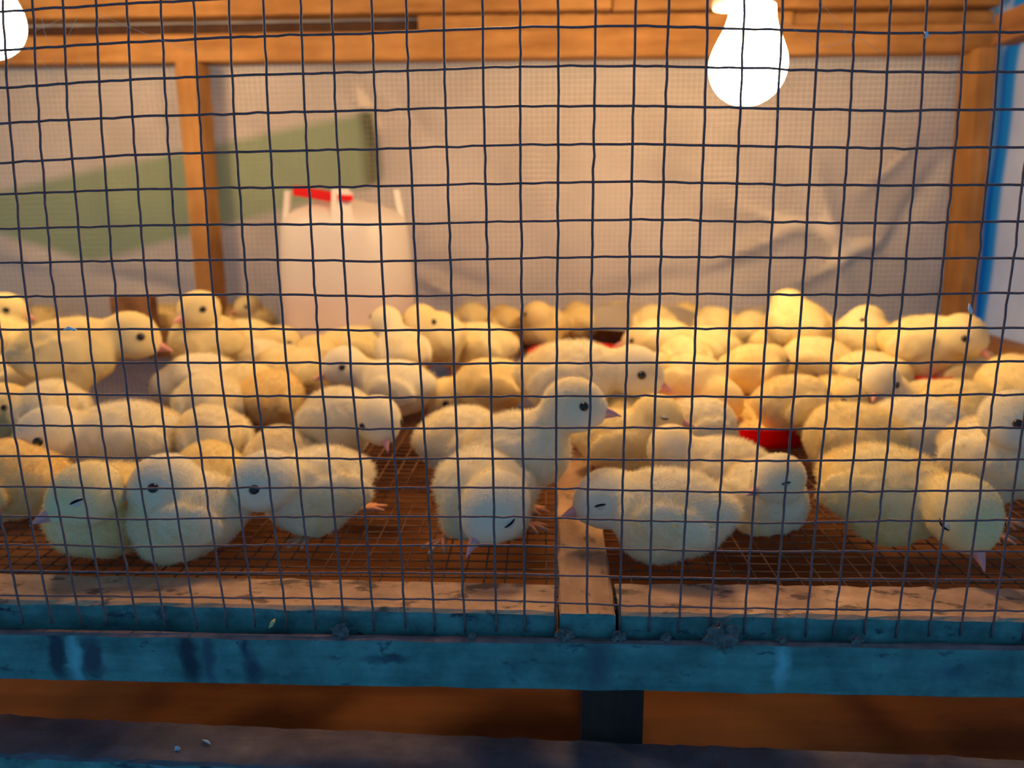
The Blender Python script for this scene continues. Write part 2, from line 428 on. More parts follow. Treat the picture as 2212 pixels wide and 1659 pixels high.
def glow(name, k=1.0):
    m, nt, b = newmat(name); nt.nodes.remove(b)
    e = nt.nodes.new('ShaderNodeEmission'); e.inputs[0].default_value = BULB_COLOR; e.inputs[1].default_value = BULB_STRENGTH
    nt.links.new(e.outputs[0], nt.nodes['Material Output'].inputs[0]); return m
GLOW = glow('lit_bulb_glass'); GLOWDIM = glow('dim_lit_bulb_glass', .13)

# ------------------------------------------------------------------ timbers
def board(name, mat, A, B, depth, height, label, top=None, seg=70, jit=.0003, dv=(0, 1, 0), cat='board', kind=None, group=None):
    """A,B: the front top edge (world); runs back by depth and down by height, with worn edges."""
    A, B, dv = np.array(A, float), np.array(B, float), np.array(dv, float); up = np.array([0, 0, 1.0])
    e = min(.0012, height*.15)
    ring = [(0, -e), (e, 0), (depth*.33, 0), (depth*.66, 0), (depth-e, 0), (depth, -e), (depth, -height+e), (depth-e, -height), (e, -height), (0, -height+e), (0, -height*.66), (0, -height*.33)]
    r = np.random.default_rng(len(label)*7 + int(abs(A[0])*1e4)); n = len(ring); V = []; F = []; MI = []
    O = (A+B)/2
    wob = np.cumsum(r.normal(0, jit*.35, (seg+1, 2)), 0); wob -= np.linspace(0, 1, seg+1)[:, None]*wob[-1]; wob *= .4
    for i in range(seg+1):
        p = A + (B-A)*i/seg
        for k, (d, z) in enumerate(ring):
            V.append(p - O + dv*(d + r.normal(0, jit) + wob[i, 0]) + up*(z + r.normal(0, jit*.6) + wob[i, 1]))
    for i in range(seg):
        for k in range(n):
            F.append((i*n+k, i*n+(k+1) % n, (i+1)*n+(k+1) % n, (i+1)*n+k)); MI.append(1 if (top and k in (0, 1, 2, 3, 4)) else 0)
    F.append(tuple(range(n))); F.append(tuple(seg*n+k for k in range(n))[::-1]); MI += [0, 0]
    mb = MB(); mb.add(V, F, MI)
    o = mb.build(name, [mat, top] if top else [mat], smooth=False, loc=tuple(O))
    return tag(o, label, cat, group, kind)
def shift_tex(m, o):   # stains are given in world metres; the lath object sits at its middle
    for nd in m.node_tree.nodes:
        if nd.type == 'VECT_MATH' and nd.operation == 'SUBTRACT':
            v = nd.inputs[1].default_value
            for k in range(3): v[k] -= o.location[k]
def ext(A, B, x0, x1):
    A, B = np.array(A), np.array(B); d = (B-A)/(B[0]-A[0])
    return A + d*(x0-A[0]), A + d*(x1-A[0])
XL, XR = -0.80, 0.50
fl0, fl1 = onz(0, 1297, 0), onz(1200, 1323, 0)
a, b = ext(fl0, fl1, -.62, fl1[0]); board('floor_rail', W_LOWF, a, b, .0245, .020, 'tan worn floor rail left of the joist end, behind the front wire', top=W_RAIL, cat='rail')
fr0, fr1 = onz(1339, 1326, 0), onz(2212, 1336, 0)
a, b = ext(fr0, fr1, fr0[0], .49); board('floor_rail', W_LOWF, a, b, .0262, .020, 'tan worn floor rail right of the joist end, behind the front wire', top=W_RAIL, cat='rail')
j0, j1 = onz(1207, 1328, 0.0006), onz(1331, 1328, 0.0006)
j0[1] += .0012; j1[1] += .0012
jb0, jb1 = onz(1203, 1000, 0.0006), onz(1245, 1000, 0.0006)
dvj = (np.array([jb0[0]-j0[0], jb0[1]-j0[1], 0])); dvj /= dvj[1]
def joist():
    A, B = np.array(j0), np.array(j1); O = A.copy()
    mb = MB(); r = np.random.default_rng(3); seg = 60; L = .93-A[1]; V = []; w = B[0]-A[0]
    ring = [(0, -.001), (.001, 0), (w*.33, .0), (w*.66, .0), (w-.001, 0), (w, -.001), (w, -.02), (0, -.02)]
    for i in range(seg+1):
        for x, z in ring: V.append(np.array([x, 0, z]) + dvj*(L*i/seg) + r.normal(0, .00025, 3))
    n = len(ring); F = [(i*n+k, (i+1)*n+k, (i+1)*n+(k+1) % n, i*n+(k+1) % n) for i in range(seg) for k in range(n)]
    F += [tuple(range(n)), tuple(seg*n+k for k in range(n))[::-1]]
    mb.add(V, F); MIX_ = [1 if k_ % len(ring) in (6, 7) else 0 for k_ in range(len(F)-2)] + [1, 1]
    mb.m = MIX_; o = mb.build('floor_joist', [W_RAILY, W_LOWF], smooth=False, loc=tuple(O))
    tag(o, 'tan floor joist running back between the two floor rails', 'joist')
joist()
l0, l1 = onz(0, 1355, -.0095), onz(2212, 1399, -.0095)
l0[1] = .2738; l1[1] = .2732
a, b = ext(l0, l1, -.62, .50)
lath = board('outer_lath', W_LATH, a, b, .0036, .0225, 'weathered teal outer lath clamping the lower end of the front wire', top=W_DUST, cat='lath', jit=.00025)
shift_tex(W_LATH, lath)
lb0, lb1 = onz(0, 1632, -.07), onz(2212, 1740, -.07); lb0[1] = .2762; lb1[1] = .262
a, b = ext(lb0, lb1, -.62, .50); board('lower_board', W_LOWF, a, b, .0262, .02, 'dusty purple-grey lower board along the bottom of the picture', top=W_LOW, cat='board', seg=160, jit=.0004)
s0, s1 = ony(1256, 1540, .302), ony(1390, 1540, .302)
board('support_post', W_DARK, (s0[0], .302, -.0205), (s1[0], .302, -.0205), .022, .0743, 'dark support post standing under the floor joist on the tray', cat='post', seg=6)
mb = MB(); mb.box((-.83, .303, -.103), (.52, .975, -.095)); tag(mb.build('droppings_tray', W_TRAY, smooth=False), 'soiled brown droppings tray under the wire floor', 'tray')

# ------------------------------------------------------------------ wires
YS = [0, 240, 580, 820, 1020, 1260]
VX = np.array([[5.0, 70.0, 136.0, 207.5, 273.5, 347.5, 417.5, 495.0, 568.5, 648.5, 716.5, 802.0, 877.0, 957.5, 1042.5, 1123.5, 1206.0, 1287.0, 1373.5, 1445.0, 1529.5, 1608.5, 1691.0, 1771.0, 1848.5, 1924.0, 2002.5, 2086.0, 2163.5], [19.0, 82.5, 146.5, 217.5, 285.0, 358.5, 430.0, 505.0, 579.0, 658.0, 725.0, 811.0, 882.5, 962.5, 1045.0, 1123.5, 1206.0, 1283.5, 1368.0, 1438.0, 1522.5, 1599.5, 1680.0, 1757.5, 1836.0, 1911.0, 1988.5, 2071.0, 2148.0], [48.5, 110.0, 177.5, 242.5, 312.0, 384.0, 455.0, 530.0, 601.0, 677.0, 743.5, 825.0, 898.5, 973.5, 1053.0, 1126.0, 1204.5, 1278.5, 1360.0, 1428.0, 1509.0, 1582.5, 1663.5, 1737.5, 1811.0, 1882.0, 1955.0, 2036.0, 2111.0], [79.0, 140.0, 204.0, 270.0, 341.0, 410.0, 478.5, 551.5, 621.5, 694.0, 759.5, 840.0, 909.0, 981.5, 1060.0, 1127.5, 1202.0, 1276.0, 1352.5, 1417.0, 1497.0, 1570.0, 1647.5, 1718.5, 1792.0, 1860.0, 1932.0, 2007.5, 2078.5], [111.0, 172.5, 234.0, 299.0, 367.5, 440.0, 508.5, 578.5, 645.0, 713.5, 781.0, 855.0, 922.5, 990.0, 1065.0, 1130.0, 1201.0, 1270.0, 1346.0, 1409.0, 1487.5, 1558.5, 1633.0, 1700.0, 1771.0, 1841.0, 1911.0, 1983.5, 2052.5], [157.5, 215.0, 280.0, 341.0, 409.0, 476.5, 539.0, 608.5, 671.0, 735.0, 800.0, 870.0, 934.0, 1000.0, 1070.0, 1132.5, 1200.0, 1268.5, 1340.0, 1404.0, 1472.0, 1540.0, 1615.0, 1680.0, 1750.0, 1813.5, 1881.0, 1951.0, 2021.0]])
XS = [0, 275, 550, 828, 1106, 1383, 1660, 1936, 2212]
HY = np.array([[108.0, 90.0, 77.5, 70.0, 58.0, 55.0, 63.0, 71.0, 67.0], [190.0, 171.5, 161.0, 154.0, 142.5, 141.0, 147.5, 155.5, 153.5], [266.0, 252.0, 244.0, 237.0, 228.0, 228.0, 234.0, 239.0, 235.0], [352.0, 335.0, 326.5, 321.5, 312.0, 310.5, 316.5, 320.5, 317.0], [419.5, 409.0, 405.5, 402.0, 395.5, 391.5, 398.0, 400.5, 399.0], [494.5, 487.5, 484.5, 484.5, 478.5, 474.0, 480.0, 482.0, 477.5], [568.5, 563.0, 561.5, 565.0, 558.5, 554.0, 556.5, 559.0, 557.0], [642.0, 639.0, 636.0, 640.5, 636.5, 635.0, 637.0, 637.0, 632.0], [712.0, 712.0, 711.0, 714.5, 712.5, 710.0, 709.5, 710.0, 708.5], [784.0, 784.5, 784.0, 786.5, 785.5, 784.0, 786.0, 784.5, 781.0], [851.0, 854.0, 856.0, 860.0, 857.0, 856.5, 858.5, 855.0, 853.0], [919.0, 922.0, 923.0, 927.5, 925.0, 925.0, 928.0, 927.0, 925.0], [985.0, 990.0, 990.0, 992.5, 992.0, 994.5, 997.0, 994.5, 994.0], [1050.0, 1057.5, 1055.0, 1055.0, 1054.5, 1061.0, 1065.5, 1062.5, 1061.5], [1111.5, 1124.0, 1118.5, 1116.5, 1117.5, 1126.0, 1131.5, 1126.5, 1127.0], [1174.0, 1183.5, 1178.5, 1180.0, 1179.0, 1189.0, 1193.5, 1192.0, 1194.0], [1232.5, 1238.5, 1239.0, 1239.0, 1241.0, 1249.0, 1253.5, 1252.5, 1257.0], [1287.5, 1291.0, 1293.5, 1295.0, 1299.0, 1311.0, 1317.5, 1319.0, 1322.5]])
MESHY = .2776
def inter(i, j):
    y = 500.
    for _ in range(20):
        x = np.interp(y, YS, VX[:, i]) if y < 1260 else VX[5, i] + (y-1260)*(VX[5, i]-VX[4, i])/240
        y = np.interp(x, XS, HY[j])
    return ony(x, y, MESHY)
GX = np.array([[inter(i, j) for j in range(HY.shape[0])] for i in range(VX.shape[1])])
GX = np.concatenate([GX[:, :1]*5 - GX[:, 1:2]*4, GX[:, :1]*4 - GX[:, 1:2]*3, GX[:, :1]*3 - GX[:, 1:2]*2, GX[:, :1]*2 - GX[:, 1:2], GX, GX[:, -1:]*2 - GX[:, -2:-1]], 1)
dl = (GX[5:6]-GX[0:1])/5; dr = (GX[-1:]-GX[-6:-5])/5
GX = np.concatenate([GX[:1]-dl*k for k in range(12, 0, -1)] + [GX] + [GX[-1:]+dr*k for k in range(1, 14)], 0)
mb = MB(); rr = np.random.default_rng(5)
def fine(P):
    Q = []
    for k in range(len(P)-1):
        Q += [P[k], P[k]*.67+P[k+1]*.33 + rr.normal(0, .00012, 3), P[k]*.33+P[k+1]*.67 + rr.normal(0, .00012, 3)]
    return Q + [P[-1]]
for i in range(GX.shape[0]):
    P = GX[i].copy(); zlo = -.0085
    P[-1] = P[-2] + (P[-1]-P[-2])*((zlo-P[-2][2])/(P[-1][2]-P[-2][2]) + rr.uniform(-.1, .05))
    mb.tube(fine(P), .00047, 6)
for j in range(GX.shape[1]-1):
    P = GX[:, j].copy(); P[:, 1] += .0007
    mb.tube(fine(P), .00045, 6)
tag(mb.build('wire_mesh', RUST), 'rusty square wire mesh stretched over the whole cage front', 'wire mesh')
mb = MB(); rr = np.random.default_rng(6)
for k in range(140):
    x = -.79 + k*.0092; mb.tube([(x + rr.normal(0, .0003), .283, -.0012), (x + rr.normal(0, .0003), .6, -.0012), (x + rr.normal(0, .0003), .94, -.0012)], .0004, 5)
for k in range(82):
    y = .2875 + k*.0080; mb.tube([(XL, y, -.0020), (-.2, y + rr.normal(0, .0003), -.0020), (.2, y + rr.normal(0, .0003), -.002), (XR-.01, y, -.0020)], .0004, 5)
tag(mb.build('floor', FLOORWIRE), 'tan wire mesh floor the chicks sit on', 'wire floor', kind='structure')
mb = MB()
for k in range(205): mb.tube([(-.79 + k*.00635, .956, -.01), (-.79 + k*.00635, .956, .335)], .00032, 4)
for k in range(54): mb.tube([(XL, .9566, -.008 + k*.00635), (XR, .9566, -.008 + k*.00635)], .00032, 4)
tag(mb.build('fine_wire_mesh', BACKWIRE), 'fine pale wire mesh in front of the tarpaulin at the back', 'wire mesh')

# ------------------------------------------------------------------ tarpaulins
def tarp_mat(name, base, stripe=None, tl=.35, blue=None):
    m, nt, b = newmat(name)
    v = coords(nt); n1 = noise(nt, v, 9, 4); 
    c = ramp(nt, n1, [(.3, tuple(x*.82 for x in base)), (.7, tuple(min(1, x*1.1) for x in base))])
    tc = nt.nodes.new('ShaderNodeTexCoord'); sp = nt.nodes.new('ShaderNodeSeparateXYZ'); nt.links.new(tc.outputs['Object'], sp.inputs[0])
    def below(a, b0, soft=.006):   # 1 where z < a*x + b0
        k = nt.nodes.new('ShaderNodeMath'); k.operation = 'MULTIPLY_ADD'; nt.links.new(sp.outputs[0], k.inputs[0]); k.inputs[1].default_value = a; k.inputs[2].default_value = b0
        d = nt.nodes.new('ShaderNodeMath'); d.operation = 'SUBTRACT'; nt.links.new(k.outputs[0], d.inputs[0]); nt.links.new(sp.outputs[2], d.inputs[1])
        r = nt.nodes.new('ShaderNodeMapRange'); nt.links.new(d.outputs[0], r.inputs[0]); r.inputs[1].default_value = -soft; r.inputs[2].default_value = soft
        return r.outputs[0]
    def band(ax, lo, hi, soft=.006):
        o = None
        for val, sg in ((lo, 1), (hi, -1)):
            r = nt.nodes.new('ShaderNodeMapRange'); nt.links.new(sp.outputs[ax], r.inputs[0])
            r.inputs[1].default_value = val - soft*sg; r.inputs[2].default_value = val + soft*sg
            o = r.outputs[0] if o is None else mul(o, r.outputs[0])
        return o
    def mul(p, q, op='MULTIPLY'):
        k = nt.nodes.new('ShaderNodeMath'); k.operation = op; nt.links.new(p, k.inputs[0]); nt.links.new(q, k.inputs[1]); return k.outputs[0]
    def inv(p):
        k = nt.nodes.new('ShaderNodeMath'); k.operation = 'SUBTRACT'; k.inputs[0].default_value = 1; nt.links.new(p, k.inputs[1]); return k.outputs[0]
    if stripe:
        (t, u, lo, hi, col, edge, ecol, w3) = stripe
        f = mul(mul(mul(below(*t), inv(below(*u))), inv(below(*w3))), band(0, lo, hi))
        c = mix(nt, f, c, col)
        g = mul(mul(below(*t), inv(below(*u))), band(0, *edge))
        c = mix(nt, g, c, ecol)
    if blue:
        c = mix(nt, band(1, blue[0], blue[1], .004), c, blue[2])
    nt.links.new(c, b.inputs['Base Color']); b.inputs['Roughness'].default_value = .55; b.inputs['Specular IOR Level'].default_value = .2
    wv = nt.nodes.new('ShaderNodeTexChecker'); wv.inputs['Scale'].default_value = 700; nt.links.new(v, wv.inputs[0]); bump(nt, b, wv.outputs['Fac'], .12, .0004)
    tr = nt.nodes.new('ShaderNodeBsdfTranslucent'); nt.links.new(c, tr.inputs['Color'])
    mx = nt.nodes.new('ShaderNodeMixShader'); mx.inputs[0].default_value = tl
    nt.links.new(b.outputs[0], mx.inputs[1]); nt.links.new(tr.outputs[0], mx.inputs[2]); nt.links.new(mx.outputs[0], nt.nodes['Material Output'].inputs[0])
    return m
TY = .966
def line(p, q):
    a, b = ony(*p, TY), ony(*q, TY); k = (b[2]-a[2])/(b[0]-a[0]); return (float(k), float(a[2]-k*a[0]))
gx = lambda x: float(ony(x, 330, TY)[0])
TARP = tarp_mat('beige_woven_tarp', (.92, .75, .57), (line((0, 412), (800, 240)), line((200, 566), (815, 398)), gx(-600), gx(796), (.40, .49, .26), (gx(783), gx(818)), (.16, .17, .08), line((0, 505), (220, 572))))
def folds(P2, creases, amp):
    z = amp*.5*(np.sin(P2[:, 0]*31 + 2*np.sin(P2[:, 1]*23)) + .7*np.sin(P2[:, 0]*17 - P2[:, 1]*41))
    for (a, b, w, h) in creases:
        a, b = np.array(a), np.array(b); ab = b-a; t = np.clip(((P2-a) @ ab)/(ab @ ab), 0, 1)
        d = np.linalg.norm(P2 - a - t[:, None]*ab, axis=1)
        z += 1.7*h*np.exp(-(d/w)**2)*np.sin(np.pi*np.clip(t*.96+.02, 0, 1))**.5
    return z
def sheet(name, mat, o, u, v, nrm, nu, nv, creases, amp, label, cat='tarpaulin', kind=None):
    U, Vv = np.meshgrid(np.linspace(0, 1, nu+1), np.linspace(0, 1, nv+1), indexing='ij')
    o, u, v, nrm = [np.array(t, float) for t in (o, u, v, nrm)]
    lu, lv = np.linalg.norm(u), np.linalg.norm(v)
    P2 = np.stack([U.ravel()*lu, Vv.ravel()*lv], 1)
    P = o + U.ravel()[:, None]*u + Vv.ravel()[:, None]*v + folds(P2, creases, amp)[:, None]*nrm
    F = [(i*(nv+1)+j, (i+1)*(nv+1)+j, (i+1)*(nv+1)+j+1, i*(nv+1)+j+1) for i in range(nu) for j in range(nv)]
    mb = MB(); mb.add(P, F); return tag(mb.build(name, mat), label, cat, kind=kind)
def cr(px0, px1, w, h):
    a, b = ony(*px0, TY), ony(*px1, TY); return ((a[0]+.80, a[2]+.094), (b[0]+.80, b[2]+.094), w, h)
creases = [cr((1500, 420), (1980, 560), .012, .010), cr((1480, 600), (1750, 470), .012, .012), cr((1700, 620), (1950, 480), .010, .012), cr((1900, 560), (2040, 340), .010, -.012),
           cr((1850, 420), (1980, 300), .010, .010), cr((1300, 300), (1700, 430), .02, .008), cr((760, 160), (830, 300), .014, .014), cr((800, 170), (960, 330), .012, -.010),
           cr((100, 560), (420, 640), .012, -.014), cr((0, 545), (300, 600), .012, .012), cr((900, 590), (1000, 640), .010, .012), cr((890, 570), (1080, 630), .008, -.010),
           cr((780, 260), (815, 400), .012, -.016), cr((230, 320), (260, 500), .02, .008), cr((520, 250), (600, 420), .02, -.008), cr((1300, 640), (1660, 560), .014, -.012),
           cr((1100, 300), (1250, 560), .03, .008), cr((1500, 250), (1420, 620), .03, -.008), cr((1750, 330), (1830, 660), .012, .010)]
sheet('tarpaulin', TARP, (-.80, TY, -.094), (1.33, 0, 0), (0, 0, .518), (0, -.55, 0), 220, 80, creases, .004, 'creased beige tarpaulin with a green stripe behind the back mesh')
TARPR = tarp_mat('white_woven_tarp', (.78, .76, .74), None, .5, (.908, .934, (.03, .36, .72)))
sheet('tarpaulin', TARPR, (.515, .26, -.094), (0, .71, 0), (0, 0, .518), (-.5, 0, 0), 90, 50, [((.45, .1), (.62, .3), .02, .01), ((.3, .05), (.6, .15), .02, -.01)], .004, 'white tarpaulin with a blue border on the right side wall')
sheet('tarpaulin', TARPR, (-.815, .26, -.094), (0, .71, 0), (0, 0, .518), (.5, 0, 0), 40, 30, [], .004, 'white tarpaulin closing the left side, out past the edge of view')

# ------------------------------------------------------------------ frame timbers at the back
def xz(px, py, Y): p = ony(px, py, Y); return float(p[0]), float(p[2])
BY = .93
zb = xz(1106, 124, BY)[1]; zt = xz(1106, 62, BY)[1]; zu = xz(1106, 28, BY)[1]
a, b = (-.80, BY, zt+.003), (.50, BY, zt-.003)
board('top_beam', W_IN, a, b, .024, zt-zb, 'long orange-lit beam across the top of the back wall', cat='beam', seg=60)
xa, xb = xz(902, 45, BY)[0], xz(1714, 45, BY)[0]
board('spacer_block', W_IN, (xa, BY+.003, zu), (xb, BY+.003, zu-.003), .02, zu-zt-.0012, 'wooden spacer block lying on the top beam, centre', cat='block', seg=40)
board('spacer_block', W_IN, (xb+.002, BY+.012, zu-.003), (.50, BY+.012, zu-.004), .02, zu-zt-.0022, 'wooden spacer block on the top beam at the right, set further back', cat='block', seg=30)
board('recessed_plank', W_DARK, (-.80, BY+.028, zu+.002), (xa-.004, BY+.028, zu+.001), .006, zu-zt-.002, 'dark recessed slat above the left half of the top beam', cat='plank', seg=30)  # shade of the recess is put into this slat's dark colour
xs = xz(1322, 10, BY)[0]
board('roof_plank', W_IN, (-.80, BY-.006, zu+.046), (xs-.001, BY-.006, zu+.044), .03, .043, 'orange roof plank over the left part of the top beam', cat='plank', seg=50)
board('roof_plank', W_IN, (xs+.001, BY-.003, zu+.044), (.50, BY-.003, zu+.042), .03, .0435, 'orange roof plank over the right part of the top beam', cat='plank', seg=40)
def post(name, mat, top, bot, depth, label, Y=.915):
    """top, bot: (left px, right px, y px) of the front face."""
    V = []
    for (x0, x1, y), zz in ((bot, -.02), (top, None)):
        p0, p1 = ony(x0, y, Y), ony(x1, y, Y)
        V.append((p0, p1))
    (b0, b1), (t0, t1) = V
    def at(p, q, z): return p + (q-p)*((z-p[2])/(q[2]-p[2]))
    zt_ = zb - .001
    seg = 40; mb = MB(); P = []; r = np.random.default_rng(9)
    for i in range(seg+1):
        z = -.02 + (zt_+.02)*i/seg; l, rg = at(b0, t0, z), at(b1, t1, z)
        for q in ((l[0], Y), (rg[0], Y), (rg[0], Y+depth), (l[0], Y+depth)): P.append((q[0] + r.normal(0, .0002), q[1] + r.normal(0, .0002), z))
    F = [(i*4+k, i*4+(k+1) % 4, (i+1)*4+(k+1) % 4, (i+1)*4+k) for i in range(seg) for k in range(4)] + [(3, 2, 1, 0), tuple(seg*4+k for k in range(4))]
    mb.add(P, F); return tag(mb.build(name, mat, smooth=False), label, 'post')
post('wooden_post', W_INZ, (388, 429, 250), (420, 456, 600), .040, 'orange-lit wooden post in the back wall at the left', Y=.913)
post('corner_post', W_INZ, (2106, 2143, 250), (2076, 2112, 620), .043, 'wooden corner post at the right end of the back wall', Y=.913)
rz = float(onx(2212, 756, .488)[2])
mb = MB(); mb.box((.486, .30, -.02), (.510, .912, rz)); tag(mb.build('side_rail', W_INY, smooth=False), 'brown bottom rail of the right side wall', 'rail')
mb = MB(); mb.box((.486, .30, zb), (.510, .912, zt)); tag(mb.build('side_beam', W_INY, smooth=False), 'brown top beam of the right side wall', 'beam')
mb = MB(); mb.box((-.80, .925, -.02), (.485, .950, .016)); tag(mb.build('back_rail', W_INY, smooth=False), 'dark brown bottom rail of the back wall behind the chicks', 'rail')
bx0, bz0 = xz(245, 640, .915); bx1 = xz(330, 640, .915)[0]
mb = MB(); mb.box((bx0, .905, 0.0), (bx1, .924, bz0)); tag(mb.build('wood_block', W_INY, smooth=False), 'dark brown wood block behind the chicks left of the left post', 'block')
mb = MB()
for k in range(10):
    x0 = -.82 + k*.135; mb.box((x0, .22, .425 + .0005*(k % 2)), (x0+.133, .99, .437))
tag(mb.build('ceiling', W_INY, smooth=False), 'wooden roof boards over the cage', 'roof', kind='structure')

# ------------------------------------------------------------------ bulbs
def bulb(label, px, py_bottom, Y, tilt, cordtop=.425, gm=None):
    p = ony(px, py_bottom, Y); root = empty('light_bulb', tuple(p)); root.rotation_euler = (tilt[0], tilt[1], 0)
    tag(root, label, 'light bulb', 'glowing bulbs hanging in the cage')
    r = .030
    prof = [(.0005, 0)] + [(r*math.sin(a), r - r*math.cos(a)) for a in np.linspace(.15, 1.75, 14)] + [(.0288, .0385), (.0270, .0435), (.0245, .049), (.0218, .0545), (.0196, .060), (.0182, .065), (.0174, .070), (.0168, .0745)]
    mb = MB(); mb.lathe(prof, 40); g = mb.build('glass', gm or GLOW, root)
    mb = MB(); mb.lathe([(.0160, .0740), (.0205, .0755), (.0215, .0785), (.0205, .0815), (.0140, .0825)], 36)
    o = mb.build('socket_ring', WHITEP, root, M=Matrix.Translation((0, 0, .0)) ); o.rotation_euler = (0, math.radians(-8), 0)
    mb = MB(); mb.lathe([(.0142, .0822), (.0150, .084), (.0150, .118), (.0125, .124), (.005, .127)], 30); mb.build('socket', WHITEP, root)
    mb = MB(); mb.tube([(0, 0, .125), (.001, 0, .15), (0, 0, cordtop - p[2])], .0025, 8); mb.build('cord', plain('white_cord', (.5, .45, .4)), root)
bulb('glowing light bulb hanging in front of the right half of the tarpaulin', 1608, 228, .66, (0, math.radians(2)))
bulb('glowing light bulb cut off by the left edge of the picture', -22, 128, .67, (0, 0))

g3 = bulb('glowing light bulb hanging nearest the front, above the upper edge of the picture', 1040, -260, .50, (0, 0), gm=GLOWDIM)

# ------------------------------------------------------------------ drinker, pans, feed
wx = ony(757, 700, .84)[0]
wr = empty('poultry_drinker', (wx, .84, 0)); tag(wr, 'white plastic poultry drinker jar with pink water and red handle', 'drinker')
def jar_mat(name, col, alpha, tl):
    m, nt, b = newmat(name); b.inputs['Base Color'].default_value = (*col, 1); b.inputs['Roughness'].default_value = .35
    tr = nt.nodes.new('ShaderNodeBsdfTranslucent'); tr.inputs[0].default_value = (*col, 1)
    tp = nt.nodes.new('ShaderNodeBsdfTransparent'); tp.inputs[0].default_value = (1, .97, .95, 1)
    m1 = nt.nodes.new('ShaderNodeMixShader'); m1.inputs[0].default_value = tl; nt.links.new(b.outputs[0], m1.inputs[1]); nt.links.new(tr.outputs[0], m1.inputs[2])
    m2 = nt.nodes.new('ShaderNodeMixShader'); m2.inputs[0].default_value = alpha; nt.links.new(m1.outputs[0], m2.inputs[1]); nt.links.new(tp.outputs[0], m2.inputs[2])
    nt.links.new(m2.outputs[0], nt.nodes['Material Output'].inputs[0]); return m
JAR = jar_mat('milky_plastic', (.97, .96, .95), .12, .35)
zs, zd = float(ony(757, 476, .80)[2]), float(ony(757, 432, .84)[2])
mb = MB(); mb.lathe([(.0735, .018), (.0735, .030), (.0725, .06), (.0705, .10), (.0675, zs-.006), (.0655, zs), (.060, zs+.006), (.050, zs+.012), (.034, zd-.003), (.015, zd), (.0005, zd+.0005)], 56, close=False)
mb.build('jar', JAR, wr)
zw = float(ony(757, 642, .77)[2])
mb = MB(); mb.lathe([(.0005, .019), (.0700, .019), (.0692, zw-.001), (.068, zw), (.0005, zw)], 48); w = mb.build('drinking_water', jar_mat('pink_water', (.85, .20, .18), .1, .4), wr); w['label'] = 'pinkish water showing through the jar'
for k in range(4):
    a = math.radians(-78 + 90*k); ca, sa = math.cos(a), math.sin(a); mb = MB()
    V = []
    for (rad, z, hw) in ((.066, zs-.010, .011), (.0625, zs+.012, .010), (.060, zd+.010, .0085)):
        for dr in (0, -.006):
            for sg in (-1, 1): V.append(((rad+dr)*ca - sg*hw*sa, (rad+dr)*sa + sg*hw*ca, z))
    F = []
    for i in range(2):
        b_ = i*4; F += [(b_, b_+1, b_+5, b_+4), (b_+3, b_+2, b_+6, b_+7), (b_+2, b_, b_+4, b_+6), (b_+1, b_+3, b_+7, b_+5)]
    F += [(8, 9, 11, 10), (0, 2, 3, 1)]
    mb.add(V, F); mb.build('lug', WHITEP, wr, smooth=False)
h0 = ony(642, 412, .815); h1 = ony(728, 427, .785); h2 = ony(757, 428, .778)
o3 = np.array([wx, .84, 0]); mb = MB()
def bar(p, q, hh, th):
    p, q = np.array(p)-o3, np.array(q)-o3; d = (q-p); d[2] = 0; d /= np.linalg.norm(d); nn = np.array([-d[1], d[0], 0])*th; u = np.array([0, 0, hh])
    V = [p-nn-u, q-nn-u, q+nn-u, p+nn-u, p-nn+u, q-nn+u, q+nn+u, p+nn+u]
    mb.add(V, [(0,3,2,1),(4,5,6,7),(0,1,5,4),(1,2,6,5),(2,3,7,6),(3,0,4,7)])
bar(h0, h1, .0048, .006); bar(h1, h2, .003, .004)
hd = mb.build('handle', RED, wr, smooth=False); hd['label'] = 'red plastic handle'
mb = MB(); mb.lathe([(.0005, .002), (.080, .002), (.085, .020), (.083, .021), (.079, .006), (.074, .005), (.074, .0185), (.0005, .0185)], 56); b_ = mb.build('base', RED, wr); b_['label'] = 'red base pan'
def pan(label, c, R, h, group):
    root = empty('feeder_pan', (c[0], c[1], .0005)); tag(root, label, 'feeder pan', group)
    mb = MB(); mb.lathe([(.0005, 0), (R*.93, 0), (R, h-.001), (R*1.02, h), (R*1.0, h+.0012), (R*.975, h), (R*.90, .002), (.0005, .002)], 56)
    mb.build('dish', RED, root); return root
PG = 'red plastic feeder pans among the chicks'
c1 = onz(1590, 912, 0); pan('shallow red feeder pan holding grain feed, in front on the right', c1, .0745, .0145, PG)
mb = MB(); r_ = np.random.default_rng(2); prof = [(.0005, .0075)] + [(x*.068, .0075 - .0025*x*x) for x in np.linspace(.1, 1, 14)] + [(.067, .0022), (.0005, .0022)]
mb.lathe(prof, 60); V = []
for (x, y, z) in mb.v: V.append((x, y, z + (r_.normal(0, .0006) if z > .004 else 0)))
mb.v = V
for _ in range(700):
    a, q = r_.uniform(0, 6.283), .066*math.sqrt(r_.random()); p = np.array([q*math.cos(a), q*math.sin(a), .0070 - .0025*(q/.068)**2 + r_.uniform(0, .0008)])
    e = r_.normal(0, 1, 3); e /= np.linalg.norm(e); mb.tube([p-e*.0009, p, p+e*.0009], [.0002, .0007, .0002], 5)
f_ = mb.build('chick_feed', FEED, loc=(c1[0], c1[1], .0006)); tag(f_, 'golden grain feed lying in the red pan', 'feed', kind='stuff')
c2 = ony(1250, 760, .775); pan('red feeder pan whose rim shows behind the big standing chick', (c2[0], .775), .052, .0145, PG)
c3 = onz(1984, 862, 0); pan('red feeder pan glimpsed between chicks at the right', c3, .025, .022, PG)

